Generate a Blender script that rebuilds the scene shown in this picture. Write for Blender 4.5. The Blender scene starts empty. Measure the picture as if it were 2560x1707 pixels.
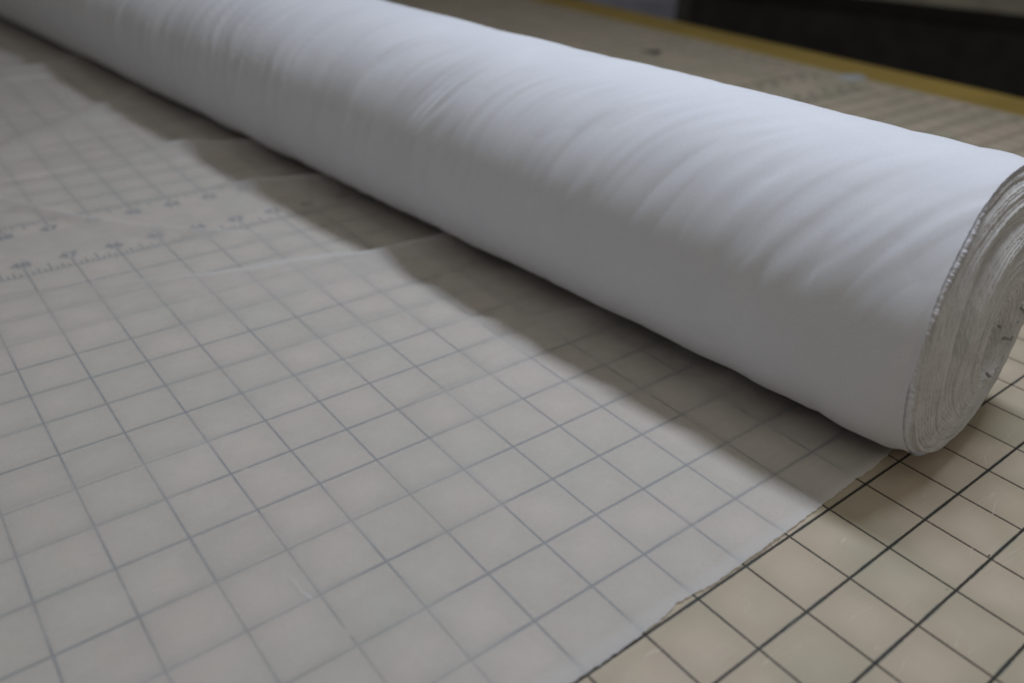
import bpy, math, random
import numpy as np
S = 0.0254                                   # everything below is laid out in inches
random.seed(4)
scn = bpy.context.scene
col = scn.collection

# ------------------------------------------------------------------ helpers
def tag(o, label=None, cat=None, group=None, kind=None):
    if label: o['label'] = label
    if cat: o['category'] = cat
    if group: o['group'] = group
    if kind: o['kind'] = kind
    return o

def empty(name, loc=(0, 0, 0)):
    o = bpy.data.objects.new(name, None)
    o.location = [c * S for c in loc]
    col.objects.link(o)
    return o

def link(name, me, mat, parent=None, smooth=False):
    o = bpy.data.objects.new(name, me)
    col.objects.link(o)
    if mat: me.materials.append(mat)
    if smooth: me.polygons.foreach_set('use_smooth', [True] * len(me.polygons))
    if parent:
        o.parent = parent
        o.matrix_parent_inverse.identity()
        q, wl = parent, parent.location.copy()
        while q.parent: q = q.parent; wl += q.location
        o.location = -wl
    return o

def grid_mesh(name, P, wrap=False):
    """P: (n,m,3) inches -> quad sheet"""
    n, m, _ = P.shape
    me = bpy.data.meshes.new(name)
    idx = np.arange(n * m).reshape(n, m)
    if wrap: idx = np.concatenate([idx, idx[:, :1]], axis=1)
    q = np.stack([idx[:-1, :-1], idx[1:, :-1], idx[1:, 1:], idx[:-1, 1:]], -1).reshape(-1, 4)
    me.vertices.add(n * m); me.vertices.foreach_set('co', (P * S).astype(np.float32).ravel())
    me.loops.add(q.size); me.loops.foreach_set('vertex_index', q.ravel().astype(np.int32))
    me.polygons.add(len(q))
    me.polygons.foreach_set('loop_start', np.arange(0, q.size, 4, dtype=np.int32))
    me.update(calc_edges=True); me.validate()
    return me

def prism(name, outline, z0, z1, bevel=0.0):
    """extruded outline (inches)"""
    import bmesh
    bm = bmesh.new()
    vs = [bm.verts.new((x * S, y * S, z0 * S)) for x, y in outline]
    f = bm.faces.new(vs)
    r = bmesh.ops.extrude_face_region(bm, geom=[f])
    for v in r['geom']:
        if isinstance(v, bmesh.types.BMVert): v.co.z = z1 * S
    bmesh.ops.recalc_face_normals(bm, faces=bm.faces)
    if bevel:
        bmesh.ops.bevel(bm, geom=list(bm.edges), offset=bevel * S, segments=2, affect='EDGES', profile=0.6)
    me = bpy.data.meshes.new(name); bm.to_mesh(me); bm.free()
    return me

def rect(x0, y0, x1, y1, r=0.0, n=6):
    if not r: return [(x0, y0), (x1, y0), (x1, y1), (x0, y1)]
    out = []
    for cx, cy, a0 in ((x1 - r, y0 + r, -90), (x1 - r, y1 - r, 0), (x0 + r, y1 - r, 90), (x0 + r, y0 + r, 180)):
        for k in range(n + 1):
            a = math.radians(a0 + 90 * k / n); out.append((cx + r * math.cos(a), cy + r * math.sin(a)))
    return out

def vnoise(x, y, seed):
    """smooth 2-D value noise in [-1,1]"""
    x, y = np.broadcast_arrays(np.asarray(x, float), np.asarray(y, float))
    rng = np.random.default_rng(seed); T = rng.uniform(-1, 1, (256, 256))
    xi, yi = np.floor(x).astype(int), np.floor(y).astype(int)
    fx, fy = x - xi, y - yi
    fx = fx * fx * fx * (fx * (fx * 6 - 15) + 10); fy = fy * fy * fy * (fy * (fy * 6 - 15) + 10)
    g = lambda a, b: T[a % 256, b % 256]
    return ((g(xi, yi) * (1 - fx) + g(xi + 1, yi) * fx) * (1 - fy) + (g(xi, yi + 1) * (1 - fx) + g(xi + 1, yi + 1) * fx) * fy)

def sstep(a, b, x):
    t = np.clip((x - a) / (b - a), 0, 1); return t * t * (3 - 2 * t)

# ------------------------------------------------------------------ node helpers
class N:
    def __init__(self, name):
        self.m = bpy.data.materials.new(name); self.m.use_nodes = True
        self.t = self.m.node_tree; self.t.nodes.clear()
        self.out = self.t.nodes.new('ShaderNodeOutputMaterial')
    def n(self, typ, **kw):
        nd = self.t.nodes.new(typ)
        for k, v in kw.items(): setattr(nd, k, v)
        return nd
    def put(self, sock, v):
        if isinstance(v, (int, float)): sock.default_value = v
        elif isinstance(v, (tuple, list)): sock.default_value = v if len(v) != 3 or sock.type == 'VECTOR' else (*v, 1)
        else: self.t.links.new(v, sock)
    def math(self, op, a, b=0.0, c=0.0, clamp=False):
        nd = self.n('ShaderNodeMath', operation=op, use_clamp=clamp)
        for s, v in zip(nd.inputs, (a, b, c)): self.put(s, v)
        return nd.outputs[0]
    def sm(self, v, lo, hi, a=0.0, b=1.0):
        nd = self.n('ShaderNodeMapRange', interpolation_type='SMOOTHSTEP')
        for s, x in zip(nd.inputs, (v, lo, hi, a, b)): self.put(s, x)
        return nd.outputs[0]
    def mix(self, f, a, b):
        nd = self.n('ShaderNodeMix', data_type='RGBA')
        self.put(nd.inputs[0], f); self.put(nd.inputs[6], a); self.put(nd.inputs[7], b)
        return nd.outputs[2]
    def noise(self, vec, scale, detail=3.0, rough=0.5):
        nd = self.n('ShaderNodeTexNoise')
        self.put(nd.inputs['Vector'], vec); nd.inputs['Scale'].default_value = scale
        nd.inputs['Detail'].default_value = detail; nd.inputs['Roughness'].default_value = rough
        return nd.outputs[0]
    def pos(self):
        g = self.n('ShaderNodeNewGeometry'); v = self.n('ShaderNodeVectorMath', operation='SCALE')
        self.t.links.new(g.outputs['Position'], v.inputs[0]); v.inputs['Scale'].default_value = 1 / S
        sp = self.n('ShaderNodeSeparateXYZ'); self.t.links.new(v.outputs[0], sp.inputs[0])
        return v.outputs[0], sp.outputs
    def bsdf(self, base, rough=0.6, spec=0.5, **kw):
        b = self.n('ShaderNodeBsdfPrincipled')
        self.put(b.inputs['Base Color'], base); self.put(b.inputs['Roughness'], rough)
        b.inputs['Specular IOR Level'].default_value = spec
        for k, v in kw.items(): self.put(b.inputs[k.replace('_', ' ')], v)
        return b
    def bump(self, h, strength, dist):
        b = self.n('ShaderNodeBump'); self.put(b.inputs['Height'], h)
        b.inputs['Strength'].default_value = strength; b.inputs['Distance'].default_value = dist * S
        return b.outputs[0]
    def done(self, shader):
        self.t.links.new(shader.outputs[0] if hasattr(shader, 'outputs') else shader, self.out.inputs[0]); return self.m

def simple(name, c, rough=0.7, spec=0.4, var=0.15, scale=0.4):
    k = N(name); v, _ = k.pos()
    n = k.noise(v, scale, 4)
    f = k.sm(n, 0.3, 0.7)
    c2 = tuple(x * (1 - var) for x in c); c1 = tuple(min(1, x * (1 + var)) for x in c)
    return k.done(k.bsdf(k.mix(f, c2, c1), rough, spec))

# ---- printed cutting mat: grid, ruler border and tick marks
def mat_material(name, rear):
    k = N(name); v, (X, Y, Z) = k.pos()
    wob = k.noise(v, 9.0, 2)
    dx = k.math('PINGPONG', X, 0.5); dy = k.math('PINGPONG', Y if not rear else k.math('SUBTRACT', Y, 0.13), 0.5)
    ragged = k.math('MULTIPLY', k.math('SUBTRACT', k.noise(v, 30.0, 2), 0.5), 0.012)
    def line(d, w, soft=0.003):
        return k.math('SUBTRACT', 1.0, k.sm(k.math('ADD', d, ragged), w - soft, w + soft))
    y_edge = 18.13 if rear else 15.0
    ins = k.math('GREATER_THAN', Y, y_edge - 0.02) if rear else k.math('LESS_THAN', Y, y_edge + 0.02)
    inx = k.math('LESS_THAN', X, 29.02)
    lx = line(dx, 0.0175); ly = line(dy, 0.0205)
    g = k.math('MULTIPLY', k.math('MAXIMUM', lx, ly), k.math('MULTIPLY', ins, inx))
    # small break in one printed line
    cut = k.math('MULTIPLY', k.math('LESS_THAN', k.math('ABSOLUTE', k.math('ADD', X, 3.0)), 0.1),
                 k.math('LESS_THAN', k.math('ABSOLUTE', k.math('SUBTRACT', Y, 2.25)), 0.06))
    g = k.math('MULTIPLY', g, k.math('SUBTRACT', 1.0, cut))
    # ruler ticks outside the border line
    off = k.math('SUBTRACT', y_edge, Y) if rear else k.math('SUBTRACT', Y, y_edge)
    tk = None
    for step, ln in ((0.125, 0.17), (0.25, 0.27), (0.5, 0.42), (1.0, 0.46)):
        d = k.math('PINGPONG', X, step / 2)
        a = k.math('MULTIPLY', line(d, 0.021), k.math('MULTIPLY', k.math('GREATER_THAN', off, 0.0), k.math('LESS_THAN', off, ln)))
        tk = a if tk is None else k.math('MAXIMUM', tk, a)
    tk = k.math('MULTIPLY', tk, inx)
    offx = k.math('SUBTRACT', X, 29.0)
    for step, ln in ((0.125, 0.1), (0.5, 0.25), (1.0, 0.38)):
        d = k.math('PINGPONG', k.math('SUBTRACT', Y, 0.13 if rear else 0.0), step / 2)
        a = k.math('MULTIPLY', line(d, 0.011), k.math('MULTIPLY', k.math('GREATER_THAN', offx, 0.0), k.math('LESS_THAN', offx, ln)))
        tk = k.math('MAXIMUM', tk, k.math('MULTIPLY', a, ins))
    ink = k.math('MAXIMUM', g, tk)
    n1 = k.noise(v, 0.35, 4, 0.55); n2 = k.noise(v, 1.3, 3, 0.5); n3 = k.noise(v, 14.0, 4, 0.6)
    base = k.mix(k.sm(n1, 0.35, 0.65), MATC[0], MATC[1])
    base = k.mix(k.math('MULTIPLY', k.sm(k.noise(v, 0.55, 2, 0.4), 0.42, 0.62), 0.7), base, MATC[2])
    # faint scuffs
    base = k.mix(k.math('MULTIPLY', k.sm(n3, 0.55, 0.8), 0.12), base, (0.22, 0.19, 0.15))
    # cells are a touch paler in their middle
    cen = k.math('MULTIPLY', k.sm(dx, 0.0, 0.4), k.sm(dy, 0.0, 0.4))
    base = k.mix(k.math('MULTIPLY', k.math('SUBTRACT', 1.0, cen), 0.2), base, (0.26, 0.215, 0.145))
    # teal residue beside the heavier lines
    halo = k.math('MULTIPLY', line(dy, 0.036, 0.008), k.math('MULTIPLY', k.sm(k.noise(v, 1.7, 3), 0.45, 0.62), k.math('MULTIPLY', ins, inx)))
    base = k.mix(k.math('MULTIPLY', halo, 0.4), base, (0.09, 0.17, 0.15))
    inkc = k.mix(k.sm(wob, 0.35, 0.7), (0.020, 0.014, 0.011), (0.010, 0.012, 0.011))
    c = k.mix(k.math('MULTIPLY', ink, 0.96), base, inkc)
    rough = k.sm(k.noise(v, 2.2, 4), 0.3, 0.7, 0.42, 0.58)
    vo = k.n('ShaderNodeTexVoronoi'); k.put(vo.inputs['Vector'], v); vo.inputs['Scale'].default_value = 1.1
    spk = k.math('MULTIPLY', k.math('LESS_THAN', vo.outputs['Distance'], 0.014), k.sm(n2, 0.45, 0.5))
    c = k.mix(k.math('MULTIPLY', spk, 0.7), c, (0.05, 0.045, 0.04))
    # hairline knife scores
    sc = k.n('ShaderNodeMapping'); k.put(sc.inputs['Vector'], v); sc.inputs['Scale'].default_value = (0.25, 5.0, 1); sc.inputs['Rotation'].default_value = (0, 0, 0.5)
    sn = k.noise(sc.outputs[0], 1.0, 1, 0.3)
    score = k.math('MULTIPLY', k.math('LESS_THAN', k.math('ABSOLUTE', k.math('SUBTRACT', sn, 0.5)), 0.0022), k.sm(k.noise(v, 0.5, 1), 0.5, 0.56))
    c = k.mix(k.math('MULTIPLY', score, 0.35), c, (0.72, 0.66, 0.55))
    b = k.bsdf(c, rough, 0.35)
    k.put(b.inputs['Normal'], k.bump(k.noise(v, 5.0, 4), 0.12, 0.05))
    return k.done(b)

MATC = ((0.51, 0.428, 0.320), (0.478, 0.426, 0.315), (0.58, 0.477, 0.372))
M_front = mat_material('cream_mat_front', False)
M_rear = mat_material('cream_mat_rear', True)

def cloth_material():
    k = N('white_rolled_cotton'); v, _ = k.pos()
    n = k.noise(v, 1.1, 3)
    base = k.mix(k.sm(n, 0.3, 0.7), (0.785, 0.795, 0.85), (0.82, 0.83, 0.88))
    g = k.n('ShaderNodeMapping'); k.put(g.inputs['Vector'], v); g.inputs['Scale'].default_value = (1, 2.2, 1)
    base = k.mix(k.sm(k.noise(g.outputs[0], 26.0, 3, 0.8), 0.35, 0.65, 0.0, 0.5), base, (0.70, 0.71, 0.76))
    w = k.noise(v, 55.0, 2, 0.7)
    b = k.bsdf(base, 0.85, 0.15, Sheen_Weight=0.12, Sheen_Roughness=0.4)
    k.put(b.inputs['Normal'], k.bump(w, 0.22, 0.01))
    return k.done(b)
M_cloth = cloth_material()

def end_material():
    k = N('layered_cut_edges'); v, _ = k.pos()
    n = k.noise(v, 2.5, 5, 0.6); n2 = k.noise(v, 40.0, 3, 0.7)
    base = k.mix(k.sm(n, 0.3, 0.72), (0.58, 0.57, 0.56), (0.70, 0.695, 0.69))
    base = k.mix(k.math('MULTIPLY', k.sm(n2, 0.5, 0.75), 0.3), base, (0.58, 0.55, 0.51))
    b = k.bsdf(base, 0.95, 0.08, Sheen_Weight=0.1)
    k.put(b.inputs['Normal'], k.bump(k.noise(v, 28.0, 4, 0.7), 0.45, 0.03))
    return k.done(b)
M_end = end_material()

def sheer_material():
    k = N('sheer_white_sheet'); v, (Xv, Yv, Zv) = k.pos()
    w = k.noise(v, 60.0, 2, 0.7)
    nb = k.bump(w, 0.08, 0.008)
    c = k.mix(k.sm(k.noise(v, 26.0, 3, 0.8), 0.35, 0.65), (0.975, 0.98, 1.0), (0.88, 0.89, 0.93))
    di = k.n('ShaderNodeBsdfDiffuse'); k.put(di.inputs[0], c); k.put(di.inputs['Normal'], nb)
    tr = k.n('ShaderNodeBsdfTranslucent'); k.put(tr.inputs[0], (0.97, 0.975, 0.985)); k.put(tr.inputs['Normal'], nb)
    tp = k.n('ShaderNodeBsdfTransparent'); k.put(tp.inputs[0], (1, 1, 1))
    m1 = k.n('ShaderNodeMixShader'); m1.inputs[0].default_value = SH_T
    k.t.links.new(di.outputs[0], m1.inputs[1]); k.t.links.new(tr.outputs[0], m1.inputs[2])
    m2 = k.n('ShaderNodeMixShader')
    # opening between threads, a little uneven
    band = k.sm(Yv, 0.12, 0.34, 0.38, 1.0)
    k.put(m2.inputs[0], k.math('MULTIPLY', band, k.sm(k.noise(v, 3.0, 3), 0.3, 0.7, SH_P - 0.03, SH_P + 0.03)))
    k.t.links.new(m1.outputs[0], m2.inputs[1]); k.t.links.new(tp.outputs[0], m2.inputs[2])
    return k.done(m2)
SH_T, SH_P = 0.52, 0.31
M_sheet = sheer_material()

M_ink = simple('printed_ink', (0.03, 0.028, 0.026), 0.5)
M_ochre = simple('ochre_painted_wood', (0.40, 0.27, 0.06), 0.55, 0.4, 0.12, 0.25)
M_dark = simple('black_cloth_panel', (0.075, 0.070, 0.062), 0.9, 0.1)
M_pale = simple('pale_board', (0.62, 0.57, 0.44), 0.6)
M_greyleg = simple('grey_brown_leg', (0.13, 0.115, 0.095), 0.7)
M_lav = simple('lavender_grey_cloth', (0.55, 0.55, 0.64), 0.95, 0.1, 0.2, 0.15)
M_floor = simple('dark_floor', (0.03, 0.028, 0.025), 0.8, 0.2)
M_paper = simple('pale_paper', (0.40, 0.42, 0.41), 0.8)
M_crease = simple('white_crease', (0.85, 0.86, 0.9), 0.9)

# ------------------------------------------------------------------ the room
fl = link('floor', prism('floor', rect(-150, -150, 320, 320), -31, -30), M_floor); tag(fl, kind='structure')

# the cutting table: ochre top whose far edge shows beyond the mats
tb = empty('cutting_table', (5, 10, -30))
tag(tb, 'cutting table with an ochre yellow edge strip under the gridded mats', 'table')
link('tabletop', prism('tabletop', rect(-40, -30, 34.3, 75), -1.35, -0.11, 0.08), M_ochre, tb)
for x, y in ((-37, -27), (31.5, -27), (-37, 72), (31.5, 72)):
    link('leg', prism('leg', rect(x - 1.2, y - 1.2, x + 1.2, y + 1.2), -30, -1.36, 0.1), M_ochre, tb)

# two mats that butt against each other
fm = empty('cutting_mat', (0, 0, -0.1))
tag(fm, 'nearer cream cutting mat with dark inch grid, under the loose white cloth', 'cutting mat', 'cream gridded cutting mats')
link('mat_sheet', prism('mat_sheet', rect(-34, -26, 30.7, 16.52, 0.5), -0.1, 0.0), M_front, fm)
rm = empty('cutting_mat', (0, 40, -0.1))
tag(rm, 'farther cream cutting mat, beyond the double ruler border, with a dark blot', 'cutting mat', 'cream gridded cutting mats')
link('mat_sheet', prism('mat_sheet', rect(-34, 16.53, 30.7, 72, 0.5), -0.1, 0.0), M_rear, rm)

_txt = {}
def number_mesh(s, size, bold=0.016):
    key = (s, size)
    if key not in _txt:
        cu = bpy.data.curves.new('number', 'FONT'); cu.body = s; cu.size = size * S
        cu.align_x = 'CENTER'; cu.align_y = 'CENTER'
        ob = bpy.data.objects.new('tmp', cu); col.objects.link(ob)
        dg = bpy.context.evaluated_depsgraph_get()
        me = bpy.data.meshes.new_from_object(ob.evaluated_get(dg)); me.name = 'number'
        bpy.data.objects.remove(ob)
        # heavier strokes: the outline printed five times, a hair apart
        vs = [v.co.copy() for v in me.vertices]; fs = [tuple(p.vertices) for p in me.polygons]
        allv, allf = [], []
        for k, (dx, dy) in enumerate(((0, 0), (bold, 0), (-bold, 0), (0, bold), (0, -bold))):
            b0 = len(allv)
            allv += [(v.x + dx * S, v.y + dy * S, k * 0.0006 * S) for v in vs]; allf += [tuple(i + b0 for i in f) for f in fs]
        me = bpy.data.meshes.new('number'); me.from_pydata(allv, [], allf)
        me.materials.clear(); me.materials.append(M_ink)
        _txt[key] = me
    return _txt[key]
def number(s, x, y, parent, size=0.42, rot=0.0):
    o = bpy.data.objects.new('number', number_mesh(s, size)); col.objects.link(o)
    o.parent = parent; o.location = (x * S - parent.location.x, y * S - parent.location.y, 0.002 * S - parent.location.z)
    o.rotation_euler = (0, 0, rot)
for x in list(range(-6, 5)) + list(range(14, 30)):
    number(str(44 - x), x - 0.02, 15.62, fm)
    number(str(44 - x), x - 0.02, 17.47, rm)
for y in range(3, 15): number(str(15 - y), 29.95, y, fm, 0.6)
for y in range(19, 46): number(str(y - 18), 29.95, y + 0.13, rm, 0.6)

# blot on the far mat
def blob(name, cx, cy, rx, ry, seed, parent, mat, z=0.004):
    import bmesh
    rnd = random.Random(seed); bm = bmesh.new(); vs = []
    for i in range(28):
        a = i / 28 * 2 * math.pi; k = 1 + 0.22 * math.sin(3 * a + seed) + rnd.uniform(-0.1, 0.1)
        vs.append(bm.verts.new(((cx + rx * k * math.cos(a)) * S, (cy + ry * k * math.sin(a)) * S, z * S)))
    bm.faces.new(vs); me = bpy.data.meshes.new(name); bm.to_mesh(me); bm.free()
    return link(name, me, mat, parent)
blob('ink_blot', 26.1, 24.9, 0.42, 0.5, 2, rm, M_ink)
blob('ink_blot', 22.6, 25.6, 0.16, 0.2, 5, rm, M_ink)
blob('ink_blot', 5.05, -1.95, 0.02, 0.015, 3, fm, M_ink)

pp = link('paper_scrap', prism('paper_scrap', [(29.6, 16.15), (30.9, 16.0), (31.3, 16.7), (30.6, 17.1), (29.8, 16.9)], 0.004, 0.02), M_paper)
tag(pp, 'small pale scrap at the mats\' corner beside the ochre table edge', 'paper scrap')

# ------------------------------------------------------------------ roll frame
PHI, OFF, R = 1.669, -6.958, 2.455
AX = np.array([math.cos(PHI), math.sin(PHI), 0.0]); NR = np.array([-math.sin(PHI), math.cos(PHI), 0.0]); E = -NR
UZ = np.array([0, 0, 1.0])
BASE = NR * OFF - AX * 0.68                  # axis foot where the near end sits (u = 0)
ZC = R - 0.01

def roll_profile(u, a):
    """outward offset of the wrapped cloth; u along the axis from the near end, a = angle"""
    s = R * (math.radians(172) - a)          # arc length going up from the camera-side flank
    s = np.where(s < -6, s + 2 * math.pi * R, s)
    sp = np.clip(s, 0, 6)
    p = u + 0.36 * s + 0.022 * sp ** 3   # skewed gathers
    env = 0.32 + 0.68 * sstep(-1.5, 0.1, s)
    amp = 0.62 + 0.38 * vnoise(u / 2.3, s / 2.0, 11)
    warp = 0.16 * vnoise(p / 1.9, s / 1.6, 17)
    n = np.where(u > 9, 1, 0) * 0 + vnoise((p + warp) / 0.205, s / 1.5, 12) * sstep(4, 13, u) + vnoise((p + warp) / 0.28, s / 1.4, 12) * (1 - sstep(4, 13, u))
    n2 = vnoise((p + warp) / 0.15, s / 1.3, 13)
    n3 = vnoise((p * 0.9 + 3) / 1.15, s / 2.6, 14)
    d = env * amp * (0.038 * n + 0.013 * n2 * (0.6 + 0.4 * sstep(4, 10, u))) * (1.0 - 0.72 * sstep(1.5, 3.2, s)) * (0.85 + 0.75 * sstep(5, 12, u)) + 0.024 * n3 * env * (1.0 - 0.6 * sstep(1.5, 3.2, s))
    # scalloped edge of the gathers (soft bulges, tighter creases)
    d += 0.020 * (1.0 - 0.5 * sstep(1.5, 3.2, s)) * (np.abs(vnoise((p) / 0.55 + 9, s / 3.2, 15)) ** 0.75 - 0.45) * env
    # near the end the wraps pucker around the girth
    puck = np.exp(-(u / 2.4) ** 2) * sstep(-0.1, 0.5, u) * (0.25 + 0.75 * sstep(3.6, 4.6, s))
    d += 0.050 * puck * (np.abs(vnoise((u + 0.12 * s) / 0.52 + 4, s / 2.6, 16)) ** 0.7 - 0.4)
    d += 0.06 * np.exp(-(u / 5.0) ** 2) * (1 - sstep(0.2, 1.4, s)) * (np.abs(vnoise((u + 0.15 * s) / 0.8 + 2.3, s / 3.0, 19)) ** 0.8 - 0.35) * sstep(0, 0.4, u)
    d += 0.03 * vnoise(u / 1.5, s / 2.5, 20)
    d += (0.022 + 0.030 * np.exp(-(u / 7.0) ** 2)) * sstep(3.6, 4.8, s) * (np.abs(vnoise((u + 0.9 * s) / 0.62, s / 3.5, 23)) ** 0.8 - 0.4)
    d += -0.055 * np.exp(-(np.clip(u, 0, None) / 0.13) ** 1.5)
    d += 0.03 * vnoise(u / 9.0, a * 1.2, 18)
    return d

def roll_point(u, a, rad):
    x = np.cos(a)[..., None] * E + np.sin(a)[..., None] * UZ
    P = BASE + u[..., None] * AX + rad[..., None] * x + UZ * ZC
    P[..., 2] = np.maximum(P[..., 2], 0.03)
    return P

def rimshift(a):
    """the wraps slid a little sideways: the end face leans out towards the bottom"""
    return np.where(np.sin(a) > 0, -0.075 + 0.185 * np.sin(a), -0.075 + 0.115 * np.sin(a))

root = empty('fabric_bolt', tuple(BASE))
tag(root, 'long white fabric roll with its loose sheer end spread over the gridded mats', 'fabric roll')

us = np.concatenate([np.linspace(0, 0.5, 26)[:-1], np.linspace(0.5, 14, 340)[:-1], np.linspace(14, 62, 420)])
al = np.radians(np.linspace(0, 360, 521)[:-1])
U, A = np.meshgrid(us, al, indexing='ij')
jag = 0.004 * vnoise(A * R / 0.045, A * 0, 21) + 0.02 * vnoise(A * 3.0, A * 0, 22) + rimshift(A)
U2 = U + jag * np.exp(-U / 0.12)
D = roll_profile(U2, A)
body = link('rolled_cloth', grid_mesh('rolled_cloth', roll_point(U2, A, R + D), wrap=True), M_cloth, root, True)

# second wrap peeping out of the end: a brighter frayed lip
def lip(rad, u0, amp, seed, name='frayed_edge'):
    uu = np.linspace(-1, 1, 7); al2 = np.radians(np.linspace(0, 360, 1401)[:-1])
    T, A2 = np.meshgrid(uu, al2, indexing='ij')
    front = u0 + rimshift(A2) + amp * vnoise(A2 * R / 0.05, A2 * 0, seed) + 0.6 * amp * vnoise(A2 * R / 0.017, A2 * 0, seed + 1) + 0.04 * vnoise(A2 * 2.6, A2 * 0, seed + 2)
    th = 0.014
    u = front + 0.35 * (np.abs(T) ** 1.5)
    rr = rad + th * np.sign(T) * np.minimum(1, np.abs(T) * 2.2) + roll_profile(np.full_like(A2, 0.05), A2) - 0.012 + 0.012 * vnoise(A2 * R / 0.06, A2 * 0, seed + 5)
    return link(name, grid_mesh(name, roll_point(u, A2, rr), wrap=True), M_cloth, body, True)
lip(R - 0.050, -0.045, 0.012, 31)
lip(R - 0.11, -0.02, 0.014, 41)

# the end face: hundreds of wraps seen edge-on
nr, nt = 620, 560
rho = np.linspace(0.0, 1.0, nr)
th = np.radians(np.linspace(0, 360, nt + 1)[:-1])
RH, TH = np.meshgrid(rho, th, indexing='ij')
Rm = R - 0.035
prof0 = roll_profile(np.full_like(TH, 0.05), TH)
r_ = RH * (Rm + RH ** 5 * prof0)
sq = (1 - RH) ** 1.3
cx, cz = 0.38 * sq, -0.42 * sq
aa = 1 - 0.30 * sq; bb = 1 + 0.10 * sq
wv = 0.05 * vnoise(TH * 6 / (2 * math.pi) * 1.0, r_ / 0.7, 51) * np.clip(r_ * 1.2, 0, 1) * 0
Qx = cx + (r_ + wv) * aa * np.cos(TH); Qz = cz + (r_ + wv) * bb * np.sin(TH)
Lr = r_ + 0.05 * vnoise(np.cos(TH) * 1.6 + 9, np.sin(TH) * 1.6 + r_ * 1.1, 52)
def layers(pitch, seed, amp):
    q = Lr / pitch + TH / (2 * math.pi)
    k = np.floor(q); f = q - k
    prof = 1 - np.abs(2 * f - 1) ** 2.2
    arc = TH * np.maximum(r_, 0.3)
    o = vnoise(k * 7.31 + 0.5, arc / 2.4 + k * 3.7, seed)
    fr = vnoise(k * 5.1, arc / 0.06, seed + 1)
    return amp * (0.55 * prof + 0.75 * o + 0.30 * fr)
Hh = layers(0.043, 61, 0.026) + layers(0.19, 71, 0.014)
bulge = 0.30 * (1 - RH ** 3.2) + 0.055 - 0.10 * sstep(0.94, 1.0, RH)
bulge -= 0.09 * np.exp(-((RH - 0.925) / 0.014) ** 2) * (0.35 + 0.65 * sstep(-0.3, 0.5, np.sin(TH)))
# groove running round the upper left side
gr_r = 1.78 + 0.15 * vnoise(TH * 1.4, TH * 0, 81)
ga = np.exp(-((np.degrees(TH) - 150) / 62) ** 2)
bulge -= 0.20 * ga * np.exp(-((r_ - gr_r) / 0.10) ** 2) + 0.10 * ga * sstep(1.7, 2.1, r_)
bulge += 0.07 * ga * np.exp(-((r_ - gr_r + 0.28) / 0.14) ** 2)
# crushed heart of the roll
bulge -= 0.16 * np.exp(-(r_ / 0.62) ** 4)
def slit(x0, z0, x1, z1, w, dep):
    w, dep = w * 1.5, dep * 1.4
    d = np.array([x1 - x0, z1 - z0]); L = np.hypot(*d); d /= max(L, 1e-6)
    px, pz = Qx - x0, Qz - z0
    t = np.clip(px * d[0] + pz * d[1], 0, L)
    dist = np.hypot(px - t * d[0], pz - t * d[1])
    ww = w * (0.75 + 0.5 * vnoise(t / 0.09, t * 0, 91))
    return -dep * (1 - sstep(ww * 0.5, ww * 1.3, dist)) + 0.03 * np.exp(-((dist - ww * 1.9) / (ww * 0.7)) ** 2)
Sl = (slit(-0.05, -0.14, -0.02, -0.36, 0.045, 0.30) + slit(0.72, -0.54, 1.02, -0.62, 0.035, 0.30)
      + slit(0.86, 0.02, 1.00, -0.12, 0.04, 0.28) + slit(1.02, -0.10, 0.99, -0.30, 0.03, 0.22)
      + slit(0.26, -1.02, 0.36, -1.10, 0.045, 0.30) + slit(0.42, -1.06, 0.66, -1.02, 0.022, 0.2)
      + slit(0.78, -0.85, 0.80, -1.0, 0.018, 0.16) + slit(0.10, 0.0, 0.16, -0.06, 0.03, 0.15) + slit(0.55, -0.3, 0.62, -0.33, 0.03, 0.16))
# little secondary swirls
def swirl(x0, z0, rad, pitch, amp):
    dx, dz = Qx - x0, (Qz - z0) * 0.8; rr = np.hypot(dx, dz); t = np.arctan2(dz, dx)
    return amp * np.sin(2 * math.pi * (rr / pitch + t / (2 * math.pi))) * np.exp(-(rr / rad) ** 4)
Sl += swirl(0.14, -0.03, 0.26, 0.085, 0.03) + swirl(0.30, -0.62, 0.34, 0.10, 0.03)
fade = np.clip(r_ / 0.12, 0, 1)
H = bulge + Hh * fade + Sl
H = H - rimshift(TH) * RH
Pc = BASE - AX * H[..., None] + Qx[..., None] * E + Qz[..., None] * UZ + UZ * ZC
# last ring tucks back behind the lips
last = np.stack([roll_point(np.full(nt, 0.20), th, np.full(nt, R - 0.24))], 0)
Pc = np.concatenate([Pc, last], 0)
Pc[..., 2] = np.maximum(Pc[..., 2], 0.03)
link('rolled_end', grid_mesh('rolled_end', Pc, wrap=True), M_end, root, True)

# ------------------------------------------------------------------ loose sheer sheet
ex = np.array([-20, -1.2, -.03, .26, .65, 1.01, 1.41, 2.03, 2.45, 3.01, 3.4, 3.78, 4.05, 4.5, 5.04, 5.69, 6.03, 9.0])
ey = np.array([-.05, -.01, 0, .03, .09, .06, .03, .03, .05, .08, .09, .10, .11, .14, .13, .2, .18, .2])
xs = np.concatenate([np.linspace(-17, -8, 70)[:-1], np.linspace(-8, 6.6, 340)])
v1 = np.concatenate([np.linspace(0, 1.2, 40)[:-1], np.linspace(1.2, 34, 640)[:-1], np.linspace(34, 62, 180)])
Xg, Vg = np.meshgrid(xs, v1, indexing='ij')
edge = np.interp(Xg, ex, ey) + 0.012 * vnoise(Xg / 0.11, Xg * 0, 101) + 0.012 * vnoise(Xg / 0.03, Xg * 0, 102)
Yg = Vg + edge * np.exp(-Vg / 1.0)
Xb = 6.99 - 0.0985 * Yg                       # line where the roll touches down
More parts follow.
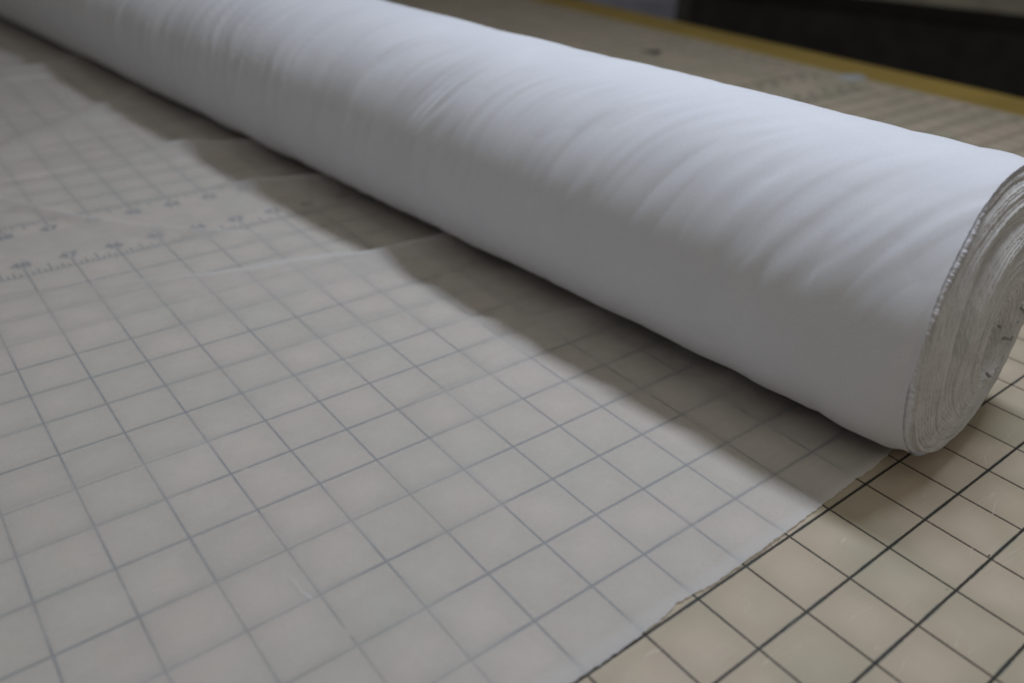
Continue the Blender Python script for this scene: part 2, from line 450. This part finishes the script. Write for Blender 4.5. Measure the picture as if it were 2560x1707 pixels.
# sheet stops just past the roll's contact line, so squeeze its x range with the roll
Xg = np.where(Xg > 0, Xg * np.clip((Xb + 0.4) / 6.9, 0.1, 1.2), Xg)
gap = 0.006 + 0.13 * np.clip(vnoise(Xg / 2.1 + Yg * 0.10, Yg / 1.1, 103) - 0.12, 0, 1) \
      + 0.10 * np.clip(-0.1 + vnoise(Xg / 3.3 - Yg * 0.25 + 5, Yg / 0.75, 104), 0, 1) + 0.003 * vnoise(Xg / 0.6, Yg / 0.5, 105)
flat = sstep(12.6, 13.8, Yg) * (1 - sstep(19.5, 21, Yg))
gap = gap * (1 - 0.88 * flat)
gap += sstep(19, 24, Yg) * 0.03 * (0.6 + vnoise(Xg / 2.5, Yg / 0.9, 106))
def ridge(pts, h, wn, wf, fx0=None, fx1=None):
    px = np.array([p[0] for p in pts]); py = np.array([p[1] for p in pts])
    yc = np.interp(Xg, px, py)
    sl0 = (py[1] - py[0]) / (px[1] - px[0]); sl1 = (py[-1] - py[-2]) / (px[-1] - px[-2])
    yc = np.where(Xg < px[0], py[0] + sl0 * (Xg - px[0]), yc); yc = np.where(Xg > px[-1], py[-1] + sl1 * (Xg - px[-1]), yc)
    d = Yg - yc
    w = np.where(d < 0, wn, wf)
    f = np.ones_like(Xg)
    if fx0 is not None: f *= sstep(fx0[0], fx0[1], Xg)
    if fx1 is not None: f *= 1 - sstep(fx1[0], fx1[1], Xg)
    return h * f * np.exp(-(np.abs(d) / w) ** 2)
Z = gap
hl = 0.28 + 0.72 * sstep(-5, 1.5, Xg)
Z = Z + hl * ridge([(-5.3, 14.4), (-1.7, 12.9), (0.5, 12.1), (2.7, 11.55), (5, 11.3)], 0.25, 0.9, 0.20, None, (5.3, 6.5))
Z = Z + ridge([(-3.9, 20.4), (-2.3, 17.6), (-1.2, 16.2), (-0.2, 15.2), (0.8, 14.3), (1.8, 13.6)], 0.17, 0.42, 0.30, (-9, -5), (0.8, 2.4))
Z = Z + ridge([(-3.4, 23.6), (-2.0, 25.0), (-0.3, 26.2), (1.6, 28.2)], 0.17, 1.0, 0.7, (-8, -4), None)
Z = Z + ridge([(-0.3, 22.5), (1.5, 21.8), (2.4, 21.3), (4, 20.5)], 0.32, 0.7, 0.35, (0.6, 2.2), None)
Z = Z + ridge([(-2, 19.8), (1, 18.4), (2.6, 17.3), (4.5, 16.6)], 0.30, 0.6, 0.3, (1.3, 2.6), None)
Z = Z + ridge([(-6, 33), (0, 34), (3, 36)], 0.25, 1.4, 0.8)
Z = Z + ridge([(1.5, 8.9), (3.3, 7.4), (5, 6.5)], 0.10, 0.45, 0.28, (0.8, 2.5), None)
Z = Z + ridge([(1.0, 10.2), (3.2, 9.4), (5, 9.0)], 0.09, 0.45, 0.28, (1.2, 2.8), None)
Z = Z + ridge([(2.0, 5.3), (3.8, 4.1), (6, 3.0)], 0.05, 0.4, 0.30, (1.8, 3.4), None)
Z = Z + ridge([(2.6, 3.2), (4.2, 2.2), (6, 1.4)], 0.045, 0.35, 0.28, (2.6, 3.8), None)
Z = Z + 0.02 * np.clip(vnoise(Xg / 1.7 + 3, (Yg + 0.45 * Xg) / 0.8, 108), 0, 1) * sstep(1.5, 4, Xg)
# front selvedge: lies flat, lifts a little in places
lift = 0.035 + 0.05 * np.clip(vnoise(Xg / 0.8, Xg * 0, 107), 0, 1)
Z = Z * sstep(0.0, 0.5, Vg + 0.1) + lift * np.exp(-Vg / 0.16)
Z = np.minimum(Z, 0.02 + 10 * np.clip(1 - (Xg - (Xb - 1.2)) / 1.1, 0, 1))
Z = np.clip(Z, 0.009, None)
P = np.stack([Xg, Yg, Z], -1)
link('loose_sheet', grid_mesh('loose_sheet', P), M_sheet, root, True)

# thin white tube standing for a subtle crease in the sheet
def tube(name, pts, r, mat, parent=None):
    pts = [np.array(p, float) for p in pts]; rings = []
    for i, p in enumerate(pts):
        t = pts[min(i + 1, len(pts) - 1)] - pts[max(i - 1, 0)]; t /= np.linalg.norm(t)
        a = np.cross(t, UZ); a /= np.linalg.norm(a); b = np.cross(a, t)
        rr = r * (0.4 if i in (0, len(pts) - 1) else 1)
        rings.append([p + rr * (math.cos(q) * a + math.sin(q) * b) for q in np.linspace(0, 2 * math.pi, 9)[:-1]])
    return link(name, grid_mesh(name, np.array(rings), wrap=True), mat, parent, True)
tp = []
for t in np.linspace(0, 1, 12):
    tp.append((-3.22 + 0.08 * t + 0.012 * math.sin(t * 7), 3.44 - 0.5 * t, 0.055 + 0.012 * math.sin(t * 9)))
cr_o = tube('cloth_crease', tp, 0.008, M_crease)
tag(cr_o, 'short thin white line marking a crease in the sheer cloth near its lower left', 'crease')

# ------------------------------------------------------------------ background behind the table
A0 = np.array([83.74, 44.53]); DD = np.array([0.3432, -0.9393]); NN = np.array([0.9393, 0.3432])
def q2(s, n): p = A0 + DD * s + NN * n; return (float(p[0]), float(p[1]))
def slab(name, s0, s1, n0, n1, z0, z1, mat, parent, bevel=0.1):
    return link(name, prism(name, [q2(s0, n0), q2(s1, n0), q2(s1, n1), q2(s0, n1)], z0, z1, bevel), mat, parent)
w0 = q2(0, 12)
st = empty('side_table', (w0[0], w0[1], -30))
tag(st, 'dark sided table with a pale top edge, beyond the ochre table edge', 'table')
slab('tabletop', -24, 70, -0.5, 28, -4.0, -2.2, M_pale, st)
slab('front_panel', -22.2, 66, 0, 0.8, -30, -4.003, M_dark, st)
slab('rail', -22.2, 66, -0.3, -0.003, -5.6, -4.01, simple('dark_rail', (0.03, 0.026, 0.021), 0.7), st)
slab('leg', -24, -22.21, -0.2, 2, -30, -4.003, M_greyleg, st)
slab('leg', 66.01, 68, -0.2, 2, -30, -4.003, M_greyleg, st)

# soft bundle of lavender grey cloth standing beside it
na, nz = 120, 70
Aa, Zz = np.meshgrid(np.radians(np.linspace(0, 360, na + 1)[:-1]), np.linspace(0, 1, nz), indexing='ij')
bc = q2(-33, 3)
prof = np.minimum(1, 1.02 * (1 - np.clip(Zz - 0.78, 0, 1) ** 2 * 18).clip(0.03, 1))
rad = 8.8 * prof * (1 + 0.07 * vnoise(Aa * 2.2, Zz * 5, 201) + 0.05 * np.sin(Aa * 9 + 3 * Zz))
zz = -30 + 29 * Zz + 0.8 * vnoise(Aa * 1.5, Zz * 3, 202)
Pb = np.stack([bc[0] + rad * np.cos(Aa), bc[1] + rad * 1.05 * np.sin(Aa), np.maximum(zz, -30)], -1).transpose(1, 0, 2)
bb_ = link('fabric_bundle', grid_mesh('fabric_bundle', Pb, wrap=True), M_lav, None, True)
tag(bb_, 'blurred lavender grey fabric bundle beyond the ochre table edge', 'fabric bundle')

# ------------------------------------------------------------------ light
w = bpy.data.worlds.new('World'); scn.world = w; w.use_nodes = True
bg = w.node_tree.nodes['Background']; bg.inputs[0].default_value = (0.97, 0.96, 0.92, 1); bg.inputs[1].default_value = 0.064
from mathutils import Vector, Matrix
def lamp(name, loc, target, power, color, shape='DISK', size=3.0, size_y=None):
    l = bpy.data.lights.new(name, 'AREA'); l.shape = shape; l.size = size * S
    if size_y: l.size_y = size_y * S
    l.energy = power; l.color = color
    o = bpy.data.objects.new(name, l); col.objects.link(o); o.location = Vector(loc) * S
    o.rotation_euler = (Vector(target) * S - o.location).to_track_quat('-Z', 'Y').to_euler()
    return o
key = lamp('ceiling_tube', (11.4, 5.5, 31), (11.4, 5.5, 0), 3.65, (0.80, 0.875, 1.0), 'RECTANGLE', 4.0, 12)
key.rotation_euler = (0, 0, PHI - math.pi / 2)
lamp('front_fill', (16, -42, 22), (6, 0, 0), 1.6, (1.0, 0.93, 0.85), 'RECTANGLE', 30, 20)  # added fill lamp to brighten the roll's end face, not a real window
lamp('soft_fill', (-16, 4, 48), (2, 6, 0), 2.1, (1.0, 0.95, 0.84), 'RECTANGLE', 40, 40)  # added broad fill from camera-left to lift the roll's shadow, no real source

# ------------------------------------------------------------------ camera
cam = bpy.data.cameras.new('camera'); co = bpy.data.objects.new('camera', cam); col.objects.link(co)
Rr = [(0.7884193787612179, -0.6140887290191112, 0.035915401786249246), (-0.28886715841187505, -0.4211557749597603, -0.8597578601031175), (0.5430935904471932, 0.6674749778903595, -0.5094374406199842)]
Cc = Vector((-6.01541072547795, -4.4708173601231, 8.531408431591938)) * S
m = Matrix(((Rr[0][0], -Rr[1][0], -Rr[2][0], Cc.x), (Rr[0][1], -Rr[1][1], -Rr[2][1], Cc.y), (Rr[0][2], -Rr[1][2], -Rr[2][2], Cc.z), (0, 0, 0, 1)))
co.matrix_world = m
cam.sensor_width = 36; cam.lens = 36 * 2089.76 / 2560
cam.clip_start = 0.01; cam.clip_end = 50
cam.dof.use_dof = True; cam.dof.focus_distance = 13.5 * S; cam.dof.aperture_fstop = 5.8
scn.camera = co
scn.view_settings.view_transform = 'Standard'; scn.view_settings.look = 'None'; scn.view_settings.exposure = 0
scn.cycles.max_bounces = 12; scn.cycles.diffuse_bounces = 6; scn.cycles.transparent_max_bounces = 16
